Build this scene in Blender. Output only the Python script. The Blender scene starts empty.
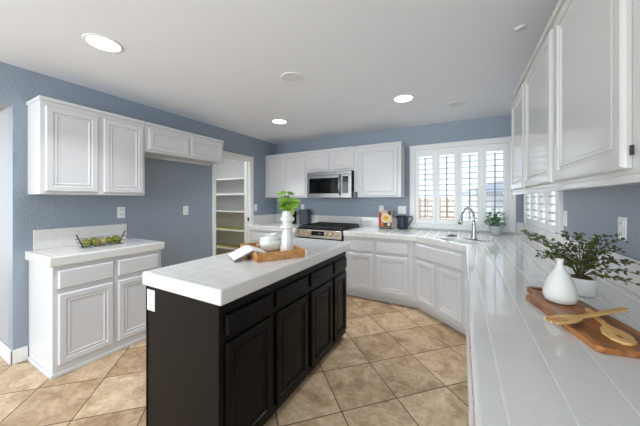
import bpy, bmesh, math, random
from mathutils import Vector, Matrix
random.seed(7)
S = bpy.context.scene
C = S.collection
PI = math.pi

# ------------------------------------------------------------------ camera, sky, sun, exposure
cam_d = bpy.data.cameras.new('camera'); cam = bpy.data.objects.new('camera', cam_d); C.objects.link(cam)
cam.location = (0, 0, 1.339); cam.rotation_euler = (PI/2, 0, math.radians(28.62))
cam_d.sensor_width = 36; cam_d.lens = 36*259.96/640; cam_d.shift_y = -12.7/640; cam_d.clip_start = 0.02
S.camera = cam
S.view_settings.view_transform = 'Standard'; S.view_settings.look = 'None'
S.view_settings.gamma = 1.0; S.view_settings.use_curve_mapping = False
S.view_settings.exposure = 0.27
S.cycles.diffuse_bounces = 8; S.cycles.max_bounces = 14; S.cycles.transparent_max_bounces = 16
S.cycles.caustics_reflective = False; S.cycles.caustics_refractive = False

def lin(r, g, b):
    f = lambda c: (c/255/12.92) if c/255 <= 0.04045 else ((c/255+0.055)/1.055)**2.4
    return (f(r), f(g), f(b), 1)

wd = bpy.data.worlds.new('sky'); S.world = wd; wd.use_nodes = True
wn = wd.node_tree.nodes; wl = wd.node_tree.links
bg = wn['Background']; bg.inputs['Color'].default_value = (0.74, 0.86, 0.97, 1); bg.inputs['Strength'].default_value = 1.28

def sun(strength, elev, azim):
    d = bpy.data.lights.new('sun', 'SUN'); d.energy = strength; d.angle = 0.02; d.color = (1, .95, .86)
    o = bpy.data.objects.new('sun', d); C.objects.link(o)
    v = Vector((math.sin(azim)*math.cos(elev), math.cos(azim)*math.cos(elev), math.sin(elev)))   # towards the sun
    o.rotation_euler = v.to_track_quat('Z', 'Y').to_euler(); o.location = v*30
sun(2.7, math.radians(54), math.radians(148))
def area(name, loc, target, sx, sy, power, col=(1, 1, 1)):
    d = bpy.data.lights.new(name, 'AREA'); d.shape = 'RECTANGLE'; d.size = sx; d.size_y = sy; d.energy = power; d.color = col
    o = bpy.data.objects.new(name, d); C.objects.link(o); o.location = loc
    o.rotation_euler = (Vector(loc)-Vector(target)).to_track_quat('Z', 'Y').to_euler()
    return o
# unseen fill lights added to brighten the kitchen, from behind and from the hall
area('rear_fill_light', (-2.4, -4.9, 1.2), (-2.4, 0, 2.2), 6.4, 2.2, 215, (.85, .935, 1.0))
area('hall_fill_light', (-6.8, -1.6, 1.2), (0, 0.6, 2.2), 3.6, 2.0, 26, (.80, .905, 1.0))
area('ceiling_fill_light', (-1.4, -1.9, 1.75), (-1.4, -1.6, 5), 3.4, 2.4, 62, (.72, .86, 1.0))  # added fill aimed upward to brighten the ceiling, no such lamp known
LAMP_W = 7

# ------------------------------------------------------------------ materials
def mat(name, col, rough=0.5, metal=0.0, bump=None, bump_scale=60, bump_dist=0.002, vary=0.0, coat=0.0, spec=0.5, stretch=None):
    m = bpy.data.materials.new(name); m.use_nodes = True
    n = m.node_tree.nodes; l = m.node_tree.links; b = n['Principled BSDF']
    b.inputs['Base Color'].default_value = col; b.inputs['Roughness'].default_value = rough; b.inputs['Metallic'].default_value = metal
    b.inputs['Specular IOR Level'].default_value = spec; b.inputs['Coat Weight'].default_value = coat
    tc = n.new('ShaderNodeTexCoord'); mp = n.new('ShaderNodeMapping'); l.new(tc.outputs['Object'], mp.inputs['Vector'])
    if stretch: mp.inputs['Scale'].default_value = stretch
    if vary:
        t = n.new('ShaderNodeTexNoise'); t.inputs['Scale'].default_value = 6; t.inputs['Detail'].default_value = 5
        l.new(mp.outputs['Vector'], t.inputs['Vector'])
        h = n.new('ShaderNodeMixRGB'); h.blend_type = 'MIX'
        h.inputs['Color1'].default_value = tuple(c*(1-vary) for c in col[:3])+(1,); h.inputs['Color2'].default_value = tuple(min(1, c*(1+vary)) for c in col[:3])+(1,)
        l.new(t.outputs['Fac'], h.inputs['Fac']); l.new(h.outputs['Color'], b.inputs['Base Color'])
    if bump:
        t = n.new('ShaderNodeTexNoise'); t.inputs['Scale'].default_value = bump_scale; t.inputs['Detail'].default_value = 3
        l.new(mp.outputs['Vector'], t.inputs['Vector'])
        bp = n.new('ShaderNodeBump'); bp.inputs['Strength'].default_value = bump; bp.inputs['Distance'].default_value = bump_dist
        l.new(t.outputs['Fac'], bp.inputs['Height']); l.new(bp.outputs['Normal'], b.inputs['Normal'])
    return m

def emis(name, col, s):
    m = bpy.data.materials.new(name); m.use_nodes = True
    b = m.node_tree.nodes['Principled BSDF']; b.inputs['Base Color'].default_value = col
    b.inputs['Emission Color'].default_value = col; b.inputs['Emission Strength'].default_value = s
    return m

def math_node(n, l, op, a, b=None):
    k = n.new('ShaderNodeMath'); k.operation = op
    for i, v in enumerate((a, b)):
        if v is None: continue
        if isinstance(v, (int, float)): k.inputs[i].default_value = v
        else: l.new(v, k.inputs[i])
    return k.outputs[0]

def tile_mat(name, ox, oy, pitch, oz=0.914, pz=0.156, grout=0.0040, tight_y=0.0, gcol=(230, 229, 226)):
    m = bpy.data.materials.new(name); m.use_nodes = True
    n = m.node_tree.nodes; l = m.node_tree.links; b = n['Principled BSDF']
    tc = n.new('ShaderNodeTexCoord'); sp = n.new('ShaderNodeSeparateXYZ'); l.new(tc.outputs['Object'], sp.inputs[0])
    ge = n.new('ShaderNodeNewGeometry'); sn = n.new('ShaderNodeSeparateXYZ'); l.new(ge.outputs['True Normal'], sn.inputs[0])
    M = lambda op, a, c=None: math_node(n, l, op, a, c)
    def line(c, o, p, nrm):
        q = M('FRACT', M('ADD', M('DIVIDE', M('SUBTRACT', c, o), p), 0.5)); d = M('MULTIPLY', M('ABSOLUTE', M('SUBTRACT', q, 0.5)), p)
        far = M('GREATER_THAN', M('ABSOLUTE', nrm), 0.5)
        return M('ADD', d, far)
    dx = line(sp.outputs[0], ox, pitch, sn.outputs[0]); dy = line(sp.outputs[1], oy, pitch, sn.outputs[1])
    dz = line(sp.outputs[2], oz, pz, sn.outputs[2])
    d = M('MINIMUM', M('MINIMUM', dx, M('ADD', dy, tight_y)), dz)
    mr = n.new('ShaderNodeMapRange'); mr.inputs['From Min'].default_value = grout*0.4; mr.inputs['From Max'].default_value = grout*0.9
    l.new(d, mr.inputs['Value']); f = mr.outputs['Result']
    mx = n.new('ShaderNodeMixRGB'); mx.inputs['Color1'].default_value = lin(*gcol); mx.inputs['Color2'].default_value = lin(222, 220, 216)
    l.new(f, mx.inputs['Fac']); l.new(mx.outputs['Color'], b.inputs['Base Color'])
    rg = n.new('ShaderNodeMapRange'); rg.inputs['To Min'].default_value = 0.35; rg.inputs['To Max'].default_value = 0.06; l.new(f, rg.inputs['Value'])
    l.new(rg.outputs['Result'], b.inputs['Roughness'])
    nz = n.new('ShaderNodeTexNoise'); nz.inputs['Scale'].default_value = 9; nz.inputs['Detail'].default_value = 1; l.new(tc.outputs['Object'], nz.inputs['Vector'])
    pil = n.new('ShaderNodeMapRange'); pil.inputs['From Min'].default_value = 0; pil.inputs['From Max'].default_value = 0.0045; l.new(d, pil.inputs['Value'])
    b.inputs['Specular IOR Level'].default_value = 0.7
    cells = []
    for c, o in ((sp.outputs[0], ox), (sp.outputs[1], oy)):
        q = M('DIVIDE', M('SUBTRACT', c, o), pitch); cells.append((M('FLOOR', q), M('SUBTRACT', M('FRACT', q), 0.5)))
    cb = n.new('ShaderNodeCombineXYZ'); l.new(cells[0][0], cb.inputs[0]); l.new(cells[1][0], cb.inputs[1])
    wn_ = n.new('ShaderNodeTexWhiteNoise'); wn_.noise_dimensions = '3D'; l.new(cb.outputs[0], wn_.inputs['Vector'])
    sc = n.new('ShaderNodeSeparateColor'); l.new(wn_.outputs['Color'], sc.inputs[0])
    tip = M('ADD', M('MULTIPLY', M('SUBTRACT', sc.outputs[0], 0.5), cells[0][1]), M('MULTIPLY', M('SUBTRACT', sc.outputs[1], 0.5), cells[1][1]))
    h = M('ADD', M('ADD', M('MULTIPLY', pil.outputs['Result'], 0.8), M('MULTIPLY', nz.outputs['Fac'], 0.35)), M('MULTIPLY', tip, 1.1))
    bp = n.new('ShaderNodeBump'); bp.inputs['Strength'].default_value = 0.4; bp.inputs['Distance'].default_value = 0.0016
    l.new(h, bp.inputs['Height']); l.new(bp.outputs['Normal'], b.inputs['Normal'])
    return m

def floor_mat():
    m = bpy.data.materials.new('travertine floor tile'); m.use_nodes = True
    n = m.node_tree.nodes; l = m.node_tree.links; b = n['Principled BSDF']
    M = lambda op, a, c=None: math_node(n, l, op, a, c)
    tc = n.new('ShaderNodeTexCoord'); sp = n.new('ShaderNodeSeparateXYZ'); l.new(tc.outputs['Object'], sp.inputs[0])
    x = M('SUBTRACT', sp.outputs[0], -0.385); y = M('SUBTRACT', sp.outputs[1], 2.360)
    u = M('DIVIDE', M('ADD', x, y), 0.566); v = M('DIVIDE', M('SUBTRACT', x, y), 0.566)
    def dl(c): return M('ABSOLUTE', M('SUBTRACT', M('FRACT', M('ADD', c, 0.5)), 0.5))
    d = M('MULTIPLY', M('MINIMUM', dl(u), dl(v)), 0.4)
    mr = n.new('ShaderNodeMapRange'); mr.inputs['From Min'].default_value = 0.0022; mr.inputs['From Max'].default_value = 0.0046; l.new(d, mr.inputs['Value']); f = mr.outputs['Result']
    cb = n.new('ShaderNodeCombineXYZ'); l.new(M('FLOOR', u), cb.inputs[0]); l.new(M('FLOOR', v), cb.inputs[1])
    wn_ = n.new('ShaderNodeTexWhiteNoise'); wn_.noise_dimensions = '3D'; l.new(cb.outputs[0], wn_.inputs['Vector'])
    off = n.new('ShaderNodeVectorMath'); off.operation = 'MULTIPLY_ADD'; l.new(wn_.outputs['Color'], off.inputs[0]); off.inputs[1].default_value = (9, 9, 9); l.new(tc.outputs['Object'], off.inputs[2])
    n1 = n.new('ShaderNodeTexNoise'); n1.inputs['Scale'].default_value = 6.0; n1.inputs['Detail'].default_value = 9; n1.inputs['Roughness'].default_value = 0.72; n1.inputs['Distortion'].default_value = 0.7
    l.new(off.outputs[0], n1.inputs['Vector'])
    n2 = n.new('ShaderNodeTexNoise'); n2.inputs['Scale'].default_value = 40; n2.inputs['Detail'].default_value = 4; l.new(off.outputs[0], n2.inputs['Vector'])
    t = M('ADD', M('ADD', M('MULTIPLY', n1.outputs['Fac'], 0.95), M('MULTIPLY', n2.outputs['Fac'], 0.25)), M('MULTIPLY', M('SUBTRACT', wn_.outputs['Value'], 0.5), 0.16))
    cr = n.new('ShaderNodeValToRGB'); l.new(t, cr.inputs['Fac'])
    e = cr.color_ramp.elements; e[0].position = 0.40; e[0].color = lin(138, 107, 77); e[1].position = 0.78; e[1].color = lin(216, 194, 163)
    k = e.new(0.54); k.color = lin(174, 144, 111); k = e.new(0.66); k.color = lin(196, 168, 135)
    mx = n.new('ShaderNodeMixRGB'); mx.inputs['Color1'].default_value = lin(80, 60, 44); l.new(cr.outputs['Color'], mx.inputs['Color2']); l.new(f, mx.inputs['Fac'])
    l.new(mx.outputs['Color'], b.inputs['Base Color'])
    rg = n.new('ShaderNodeMapRange'); rg.inputs['To Min'].default_value = 0.8; rg.inputs['To Max'].default_value = 0.42; l.new(f, rg.inputs['Value']); l.new(rg.outputs['Result'], b.inputs['Roughness'])
    bp = n.new('ShaderNodeBump'); bp.inputs['Strength'].default_value = 0.4; bp.inputs['Distance'].default_value = 0.003
    l.new(M('ADD', f, M('MULTIPLY', n2.outputs['Fac'], 0.12)), bp.inputs['Height']); l.new(bp.outputs['Normal'], b.inputs['Normal'])
    return m

def wood_mat(name, c1, c2, scale=(2, 30, 30), rough=0.45):
    m = bpy.data.materials.new(name); m.use_nodes = True
    n = m.node_tree.nodes; l = m.node_tree.links; b = n['Principled BSDF']
    tc = n.new('ShaderNodeTexCoord'); mp = n.new('ShaderNodeMapping'); mp.inputs['Scale'].default_value = scale; l.new(tc.outputs['Object'], mp.inputs['Vector'])
    t = n.new('ShaderNodeTexNoise'); t.inputs['Scale'].default_value = 1.6; t.inputs['Detail'].default_value = 5; t.inputs['Distortion'].default_value = 0.5; l.new(mp.outputs['Vector'], t.inputs['Vector'])
    cr = n.new('ShaderNodeValToRGB'); cr.color_ramp.elements[0].position = 0.34; cr.color_ramp.elements[0].color = c1; cr.color_ramp.elements[1].position = 0.68; cr.color_ramp.elements[1].color = c2
    l.new(t.outputs['Fac'], cr.inputs['Fac']); l.new(cr.outputs['Color'], b.inputs['Base Color']); b.inputs['Roughness'].default_value = rough
    return m

def pane_mat():
    m = bpy.data.materials.new('window glass'); m.use_nodes = True
    n = m.node_tree.nodes; l = m.node_tree.links; n.remove(n['Principled BSDF'])
    o = n['Material Output']; tr = n.new('ShaderNodeBsdfTransparent'); gl = n.new('ShaderNodeBsdfGlossy'); gl.inputs['Roughness'].default_value = 0.02
    mx = n.new('ShaderNodeMixShader'); mx.inputs[0].default_value = 0.05
    l.new(tr.outputs[0], mx.inputs[1]); l.new(gl.outputs[0], mx.inputs[2]); l.new(mx.outputs[0], o.inputs['Surface'])
    return m

M_wall = mat('slate blue wall paint', lin(146, 157, 169), 0.36, bump=0.8, bump_scale=70, bump_dist=0.008)
M_hall = mat('pale grey hall paint', lin(166, 166, 168), 0.5, bump=0.3, bump_scale=85, bump_dist=0.004)
M_ceil = mat('white ceiling paint', lin(233, 236, 240), 0.8, bump=0.15, bump_scale=90)
M_white = mat('white cabinet paint', lin(214, 214, 214), 0.30, bump=0.05, bump_scale=5, bump_dist=0.003, stretch=(14, 14, 1))
M_gloss = mat('glossy white cabinet paint', lin(206, 205, 201), 0.08, bump=0.03, bump_scale=5, bump_dist=0.003, stretch=(14, 14, 1), coat=0.0)
M_trim = mat('white trim paint', lin(234, 234, 231), 0.35)
M_shut = mat('white shutter paint', lin(240, 240, 238), 0.35)
M_pantry = mat('pantry paint', lin(206, 207, 206), 0.6)
M_yel = wood_mat('yellow shelf board', lin(168, 156, 84), lin(206, 196, 120), (30, 3, 30), 0.5)
M_dark = mat('espresso cabinet paint', lin(15, 14, 13), 0.26, spec=0.13, bump=0.04, bump_scale=5, bump_dist=0.003, stretch=(14, 14, 1))
M_endp = mat('espresso end panel', lin(32, 27, 24), 0.45, spec=0.08, vary=0.12, bump=0.06, bump_scale=30)
M_tileR = tile_mat('white counter tile', 0.078, 0.700, 0.115, tight_y=0.0018)
M_tileI = tile_mat('white island tile', -1.0, 0.866, 0.115, grout=0.0028, gcol=(219, 219, 217))
M_tileL = tile_mat('white side counter tile', -2.72, 0.775, 0.153, grout=0.0028, gcol=(219, 219, 217))
M_steel = mat('brushed stainless steel', lin(150, 148, 147), 0.34, 1.0, bump=0.05, bump_scale=8, stretch=(1, 1, 60))
M_steelD = mat('brushed nickel', lin(186, 185, 183), 0.25, 1.0)
M_black = mat('black enamel', lin(16, 16, 17), 0.25)
M_glassb = mat('black glass', lin(9, 9, 11), 0.06)
M_iron = mat('cast iron', lin(24, 24, 25), 0.5)
M_knob = mat('warm steel knob', lin(240, 220, 190), 0.25, 1.0)
M_plate = mat('white plastic plate', lin(238, 238, 236), 0.35)
M_slot = mat('dark slot', lin(60, 60, 62), 0.5)
M_cer = mat('white glazed ceramic', lin(224, 224, 221), 0.14)
M_mattecer = mat('matte white ceramic', lin(228, 226, 221), 0.55, bump=0.05, bump_scale=40)
M_traywood = wood_mat('acacia tray wood', lin(172, 116, 62), lin(212, 162, 100), (3, 18, 18))
M_board = wood_mat('teak board', lin(108, 62, 32), lin(190, 124, 70), (3, 26, 26), 0.32)
M_bamboo = wood_mat('pale bamboo', lin(208, 160, 90), lin(234, 192, 126), (3, 40, 40), 0.42)
M_leafl = mat('lime leaf', lin(140, 182, 62), 0.42, vary=0.3)
M_leafd = mat('dark green leaf', lin(88, 98, 46), 0.4, vary=0.5)
M_leafm = mat('mid green leaf', lin(92, 146, 96), 0.45, vary=0.4)
M_stem = mat('brown stem', lin(84, 70, 44), 0.6)
M_soil = mat('brown soil', lin(92, 66, 44), 0.9, bump=0.9, bump_scale=150, bump_dist=0.01, vary=0.4)
M_navy = mat('dark navy glaze', lin(34, 46, 62), 0.22)
M_slate = mat('dark slate enamel', lin(52, 58, 66), 0.4)
M_potg = mat('pale grey pot', lin(186, 192, 196), 0.5, bump=0.5, bump_scale=60, bump_dist=0.004)
M_wire = mat('grey metal wire', lin(70, 72, 76), 0.4, 0.7)
M_moss = [mat('green moss', lin(122, 132, 40), 0.9, bump=1, bump_scale=120, bump_dist=0.01, vary=0.5), mat('olive moss', lin(140, 134, 62), 0.9, bump=1, bump_scale=120, bump_dist=0.01, vary=0.5), mat('tan seed ball', lin(186, 164, 108), 0.9, bump=1, bump_scale=120, bump_dist=0.01, vary=0.4)]
M_lens = emis('lamp lens', (1, .98, .95, 1), 6)
M_grille = mat('speaker grille', lin(222, 222, 222), 0.8)
M_louv = mat('white louver with backlit shade', lin(206, 209, 214), 0.4)  # white louvers, greyed in the colour to look backlit
M_rod = mat('tilt rod with backlit shade', lin(112, 114, 112), 0.5)  # backlit shade put into the colour of a white rod
M_paper = mat('white paper', lin(238, 237, 232), 0.6)
M_cover = mat('grey book cover', lin(120, 122, 124), 0.5)
M_cream = mat('cream cover paper', lin(214, 190, 160), 0.5, vary=0.3)
M_red = mat('red print', lin(176, 52, 40), 0.5, vary=0.4)
M_soup = mat('yellow soup print', lin(232, 188, 92), 0.45, vary=0.2)
M_rimw = mat('white plate print', lin(240, 228, 200), 0.45)
M_orange = mat('orange print', lin(214, 110, 70), 0.5, vary=0.3)
M_brown = mat('brown print', lin(82, 60, 46), 0.5, vary=0.4)
M_display = emis('range display', lin(90, 110, 125), 0.05)
M_pane = pane_mat()
M_fence = wood_mat('cedar fence board', lin(176, 146, 124), lin(214, 186, 160), (20, 20, 2), 0.8)
M_stucco = mat('grey stucco', lin(206, 210, 216), 0.9, bump=0.3)
M_roof = mat('blue grey roof tile', lin(140, 152, 168), 0.8, bump=0.8, bump_scale=14, bump_dist=0.03)
M_ground = mat('pale concrete', lin(214, 212, 208), 0.9, bump=0.2, vary=0.1)
M_floor = floor_mat()

# ------------------------------------------------------------------ helpers
def box(bm, x0, x1, y0, y1, z0, z1, mtx=None):
    vs = [bm.verts.new((x, y, z)) for z in (z0, z1) for y in (y0, y1) for x in (x0, x1)]
    for f in ((0, 2, 3, 1), (4, 5, 7, 6), (0, 1, 5, 4), (2, 6, 7, 3), (0, 4, 6, 2), (1, 3, 7, 5)):
        bm.faces.new([vs[i] for i in f])
    if mtx is not None:
        for v in vs: v.co = mtx @ v.co
    return vs

def lathe(bm, prof, seg=32, smooth=True, mtx=None, close_bottom=True, close_top=False, phase=0.0):
    rings = []
    for r, z in prof:
        rings.append([bm.verts.new((r*math.cos(2*PI*(i+phase)/seg), r*math.sin(2*PI*(i+phase)/seg), z)) for i in range(seg)])
    for a, b in zip(rings, rings[1:]):
        for i in range(seg):
            f = bm.faces.new((a[i], a[(i+1) % seg], b[(i+1) % seg], b[i])); f.smooth = smooth
    if close_bottom: bm.faces.new(list(reversed(rings[0])))
    if close_top: bm.faces.new(rings[-1])
    if mtx is not None:
        for r in rings:
            for v in r: v.co = mtx @ v.co

def tube(bm, pts, rad, seg=8, caps=True):
    pts = [Vector(p) for p in pts]
    rads = rad if isinstance(rad, (list, tuple)) else [rad]*len(pts)
    rings = []; up = Vector((0, 0, 1))
    prev = None
    for i, p in enumerate(pts):
        t = (pts[min(i+1, len(pts)-1)] - pts[max(i-1, 0)]).normalized()
        if prev is None:
            a = t.cross(up)
            if a.length < 1e-3: a = t.cross(Vector((1, 0, 0)))
        else: a = prev - t*prev.dot(t)
        a.normalize(); prev = a; b = t.cross(a)
        rings.append([bm.verts.new(p + (a*math.cos(2*PI*k/seg) + b*math.sin(2*PI*k/seg))*rads[i]) for k in range(seg)])
    for r, q in zip(rings, rings[1:]):
        for k in range(seg):
            f = bm.faces.new((r[k], r[(k+1) % seg], q[(k+1) % seg], q[k])); f.smooth = True
    if caps:
        bm.faces.new(list(reversed(rings[0]))); bm.faces.new(rings[-1])

def prism(bm, poly, z0, z1, holes=()):
    """extruded polygon with optional holes"""
    def loop(p, z): 
        vs = [bm.verts.new((x, y, z)) for x, y in p]
        return vs, [bm.edges.new((vs[i], vs[(i+1) % len(vs)])) for i in range(len(vs))]
    for z, flip in ((z0, True), (z1, False)):
        ed = []; store = []
        for p in (poly,)+tuple(holes):
            v, e = loop(p, z); ed += e; store.append(v)
        r = bmesh.ops.triangle_fill(bm, use_beauty=True, use_dissolve=False, edges=ed, normal=(0, 0, -1 if flip else 1))
        if z == z0: low = store
        else: top = store
    for a, b in zip(low, top):
        for i in range(len(a)):
            j = (i+1) % len(a); bm.faces.new((a[i], a[j], b[j], b[i]))
    bmesh.ops.recalc_face_normals(bm, faces=bm.faces[:])

def obj(name, bm, m, parent=None, loc=(0, 0, 0), rotz=0, bevel=0, seg=2, rot=None):
    me = bpy.data.meshes.new(name); bmesh.ops.recalc_face_normals(bm, faces=bm.faces[:]); bm.to_mesh(me); bm.free()
    o = bpy.data.objects.new(name, me); C.objects.link(o)
    if m: me.materials.append(m)
    o.parent = parent; o.location = loc; o.rotation_euler = rot if rot else (0, 0, rotz)
    if bevel:
        b = o.modifiers.new('bevel', 'BEVEL'); b.width = bevel; b.segments = seg; b.limit_method = 'ANGLE'; b.angle_limit = math.radians(40)
    return o

def boxes(name, L, m, parent=None, **k):
    bm = bmesh.new()
    for b in L: box(bm, *b)
    return obj(name, bm, m, parent, **k)

def tag(o, label, cat, group=None):
    o['label'] = label; o['category'] = cat
    if group: o['group'] = group
    return o
def thing(name, label, cat, loc=(0, 0, 0), rotz=0, group=None):
    o = bpy.data.objects.new(name, None); C.objects.link(o); o.location = loc; o.rotation_euler = (0, 0, rotz); o.empty_display_size = 0.05
    return tag(o, label, cat, group)
def struct(name, L, m, parent=None, **k):
    o = boxes(name, L, m, parent, **k)
    if parent is None: o['kind'] = 'structure'
    return o
def dup(root, loc, rotz, label, group=None):
    r = root.copy(); C.objects.link(r); r.location = loc; r.rotation_euler = (0, 0, rotz); r['label'] = label
    if group: r['group'] = group
    for ch in list(root.children):
        c = ch.copy(); C.objects.link(c); c.parent = r
        for g in list(ch.children):
            d = g.copy(); C.objects.link(d); d.parent = c
    return r

# ------------------------------------------------------------------ room shell
XL, YB, XR, H = -3.214, 4.09, 0.70, 2.44
struct('floor', [(-7, 0.85, -5, 4.25, -0.06, 0)], M_floor)
struct('ceiling', [(-7, 0.85, -5, 4.25, H, H+0.1)], M_ceil)
# pantry doorway opening y 2.68..3.37, z 0..2.03
struct('wall_left', [(XL-0.12, XL, 0.66, 2.645, 0, H), (XL-0.12, XL, 3.37, YB+0.12, 0, H), (XL-0.12, XL, 2.645, 3.37, 2.03, H), (XL-0.12, XL, -5, 0.66, 2.118, H)], M_wall)
struct('wall_hall', [(-5.2, XL-0.0005, 0.6605, 0.76, 0, H)], M_hall)
struct('wall_hall_header', [(-3.62, XL-0.002, -5, 0.66, 2.117, H)], M_hall)
W1 = (-0.64, 0.555, 0.975, 2.10)         # back window opening x0 x1 z0 z1
struct('wall_back', [(XL-0.12, W1[0], YB, YB+0.14, 0, H), (W1[1], XR+0.12, YB, YB+0.14, 0, H), (W1[0], W1[1], YB, YB+0.14, 0, W1[2]), (W1[0], W1[1], YB, YB+0.14, W1[3], H)], M_wall)
W2 = (2.75, 4.01, 1.04, 2.10)            # side window opening y0 y1 z0 z1
struct('wall_right', [(XR, XR+0.12, -1.2, W2[0], 0, H), (XR, XR+0.12, W2[1], YB, 0, H), (XR, XR+0.12, W2[0], W2[1], 0, W2[2]), (XR, XR+0.12, W2[0], W2[1], W2[3], H)], M_wall)
# pantry
struct('wall_pantry_back', [(-4.95, XL-0.12, 3.985, 4.09, 0, H)], M_pantry)
struct('wall_pantry_left', [(-5.05, -4.95, 2.2, 4.09, 0, H)], M_pantry)
struct('wall_pantry_front', [(-4.95, XL-0.12, 2.2, 2.3, 0, H)], M_pantry)
struct('wall_pantry_inner', [(XL-0.13, XL-0.12, 2.3, 2.645, 0, H), (XL-0.13, XL-0.12, 3.37, 3.985, 0, H), (XL-0.13, XL-0.12, 2.645, 3.37, 2.03, H)], M_pantry)
d1 = struct('door_1', [(XL, XL+0.018, 2.585, 2.645, 0, 2.03), (XL, XL+0.018, 3.37, 3.435, 0, 2.03), (XL, XL+0.018, 2.585, 3.435, 2.03, 2.095),
                       (XL-0.13, XL+0.004, 2.64, 2.655, 0, 2.03), (XL-0.13, XL+0.004, 3.36, 3.375, 0, 2.03), (XL-0.13, XL+0.004, 2.655, 3.36, 2.018, 2.035),
                       (XL-0.08, XL-0.05, 3.35, 3.36, 0, 2.018), (XL-0.08, XL-0.05, 2.655, 2.665, 0, 2.018)], M_trim, bevel=0.004)
boxes('strike_plate', [(XL-0.05, XL-0.015, 3.353, 3.36, 0.975, 1.045)], M_slot, d1)
struct('baseboard_left', [(XL, XL+0.015, 0.645, 0.744, 0, 0.118), (XL, XL+0.015, 1.57, 2.58, 0, 0.105)], M_trim, bevel=0.005)
struct('baseboard_hall', [(-4.95, XL+0.015, 0.645, 0.66, 0, 0.118)], M_trim, bevel=0.005)

# ------------------------------------------------------------------ windows (casing, sill, sash, panes)
def casing(name, a0, a1, z0, z1, place, dep=0.14):
    """a along the wall; y=0 wall face, -y into the room"""
    o = struct(name, [(a0-0.045, a0+0.032, -0.028, 0.02, z0-0.045, z1+0.045), (a1-0.032, a1+0.045, -0.028, 0.02, z0-0.045, z1+0.045),
                      (a0+0.032, a1-0.032, -0.028, 0.02, z1-0.02, z1+0.045), (a0+0.032, a1-0.032, -0.028, 0.02, z0-0.045, z0+0.02),
                      (a0-0.055, a1+0.055, -0.038, 0.0, z1+0.03, z1+0.05)], M_trim, bevel=0.004)
    f = boxes('window_frame', [(a0, a0+0.05, 0.075, 0.115, z0, z1), (a1-0.05, a1, 0.075, 0.115, z0, z1), (a0+0.05, a1-0.05, 0.075, 0.115, z0, z0+0.05), (a0+0.05, a1-0.05, 0.075, 0.115, z1-0.05, z1),
                               ((a0+a1)/2-0.03, (a0+a1)/2+0.03, 0.08, 0.11, z0+0.05, z1-0.05)], M_trim, o, bevel=0.003)
    boxes('jamb_liner', [(a0-0.001, a0+0.012, 0.021, dep, z0, z1), (a1-0.012, a1+0.001, 0.021, dep, z0, z1), (a0+0.012, a1-0.012, 0.021, dep, z1-0.012, z1+0.001), (a0+0.012, a1-0.012, 0.021, dep, z0-0.001, z0+0.012)], M_shut, o)
    boxes('window_pane', [(a0+0.05, (a0+a1)/2-0.03, 0.093, 0.097, z0+0.05, z1-0.05), ((a0+a1)/2+0.03, a1-0.05, 0.093, 0.097, z0+0.05, z1-0.05)], M_pane, o)
    place(o); return o
def at_back(o): o.location = (0, YB, 0)
def at_right(o): o.location = (XR, 0, 0); o.rotation_euler = (0, 0, -PI/2)      # local x -> -y, local y -> +x
casing('window_1', *W1, at_back)
casing('window_2', -W2[1], -W2[0], W2[2], W2[3], at_right, 0.12)

def shutter(w, z0, z1, label, group):
    t = thing('shutter_panel', label, 'window shutter', group=group)
    st = 0.046; top = 0.092; bot = 0.062
    boxes('frame', [(0, st, -0.014, 0.014, z0, z1), (w-st, w, -0.014, 0.014, z0, z1), (st, w-st, -0.014, 0.014, z1-top, z1), (st, w-st, -0.014, 0.014, z0, z0+bot)], M_shut, t, bevel=0.003)
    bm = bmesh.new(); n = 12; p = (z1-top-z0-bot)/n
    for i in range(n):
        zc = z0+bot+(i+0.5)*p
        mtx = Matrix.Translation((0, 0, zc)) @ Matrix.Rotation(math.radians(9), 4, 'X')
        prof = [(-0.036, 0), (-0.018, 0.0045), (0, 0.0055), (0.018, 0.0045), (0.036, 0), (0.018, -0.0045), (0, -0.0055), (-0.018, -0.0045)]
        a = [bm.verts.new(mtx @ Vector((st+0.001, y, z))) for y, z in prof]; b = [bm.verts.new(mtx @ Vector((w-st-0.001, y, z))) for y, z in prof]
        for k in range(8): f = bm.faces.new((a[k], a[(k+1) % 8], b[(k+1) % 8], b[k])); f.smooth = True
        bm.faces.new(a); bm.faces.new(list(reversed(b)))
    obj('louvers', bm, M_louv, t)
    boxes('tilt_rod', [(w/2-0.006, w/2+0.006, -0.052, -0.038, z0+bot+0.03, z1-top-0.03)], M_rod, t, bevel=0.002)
    return t
nth = ['leftmost shutter panel of the back window, next to the upper cabinet', 'second shutter panel from the left in the back window, fence seen through it',
       'third shutter panel of the back window, behind the faucet arch', 'fourth shutter panel of the back window, behind the small potted plant']
pw = 0.2813
x = -0.606
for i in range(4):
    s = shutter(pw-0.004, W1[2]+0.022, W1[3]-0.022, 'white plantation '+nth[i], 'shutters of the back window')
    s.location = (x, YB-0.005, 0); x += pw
nth = ['farthest shutter panel of the side window, by the room corner', 'second farthest shutter panel of the side window', 'second nearest shutter panel of the side window', 'nearest shutter panel of the side window, next to the blue wall']
pw = (W2[1]-W2[0]-0.07)/4
y = W2[1]-0.034
for i in range(4):
    s = shutter(pw-0.004, W2[2]+0.022, W2[3]-0.022, 'white plantation '+nth[i], 'shutters of the side window')
    s.children[[c.name.split('.')[0] for c in s.children].index('tilt_rod')].data.materials[0] = M_shut
    s.location = (XR-0.005, y, 0); s.rotation_euler = (0, 0, -PI/2); y -= pw

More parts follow.
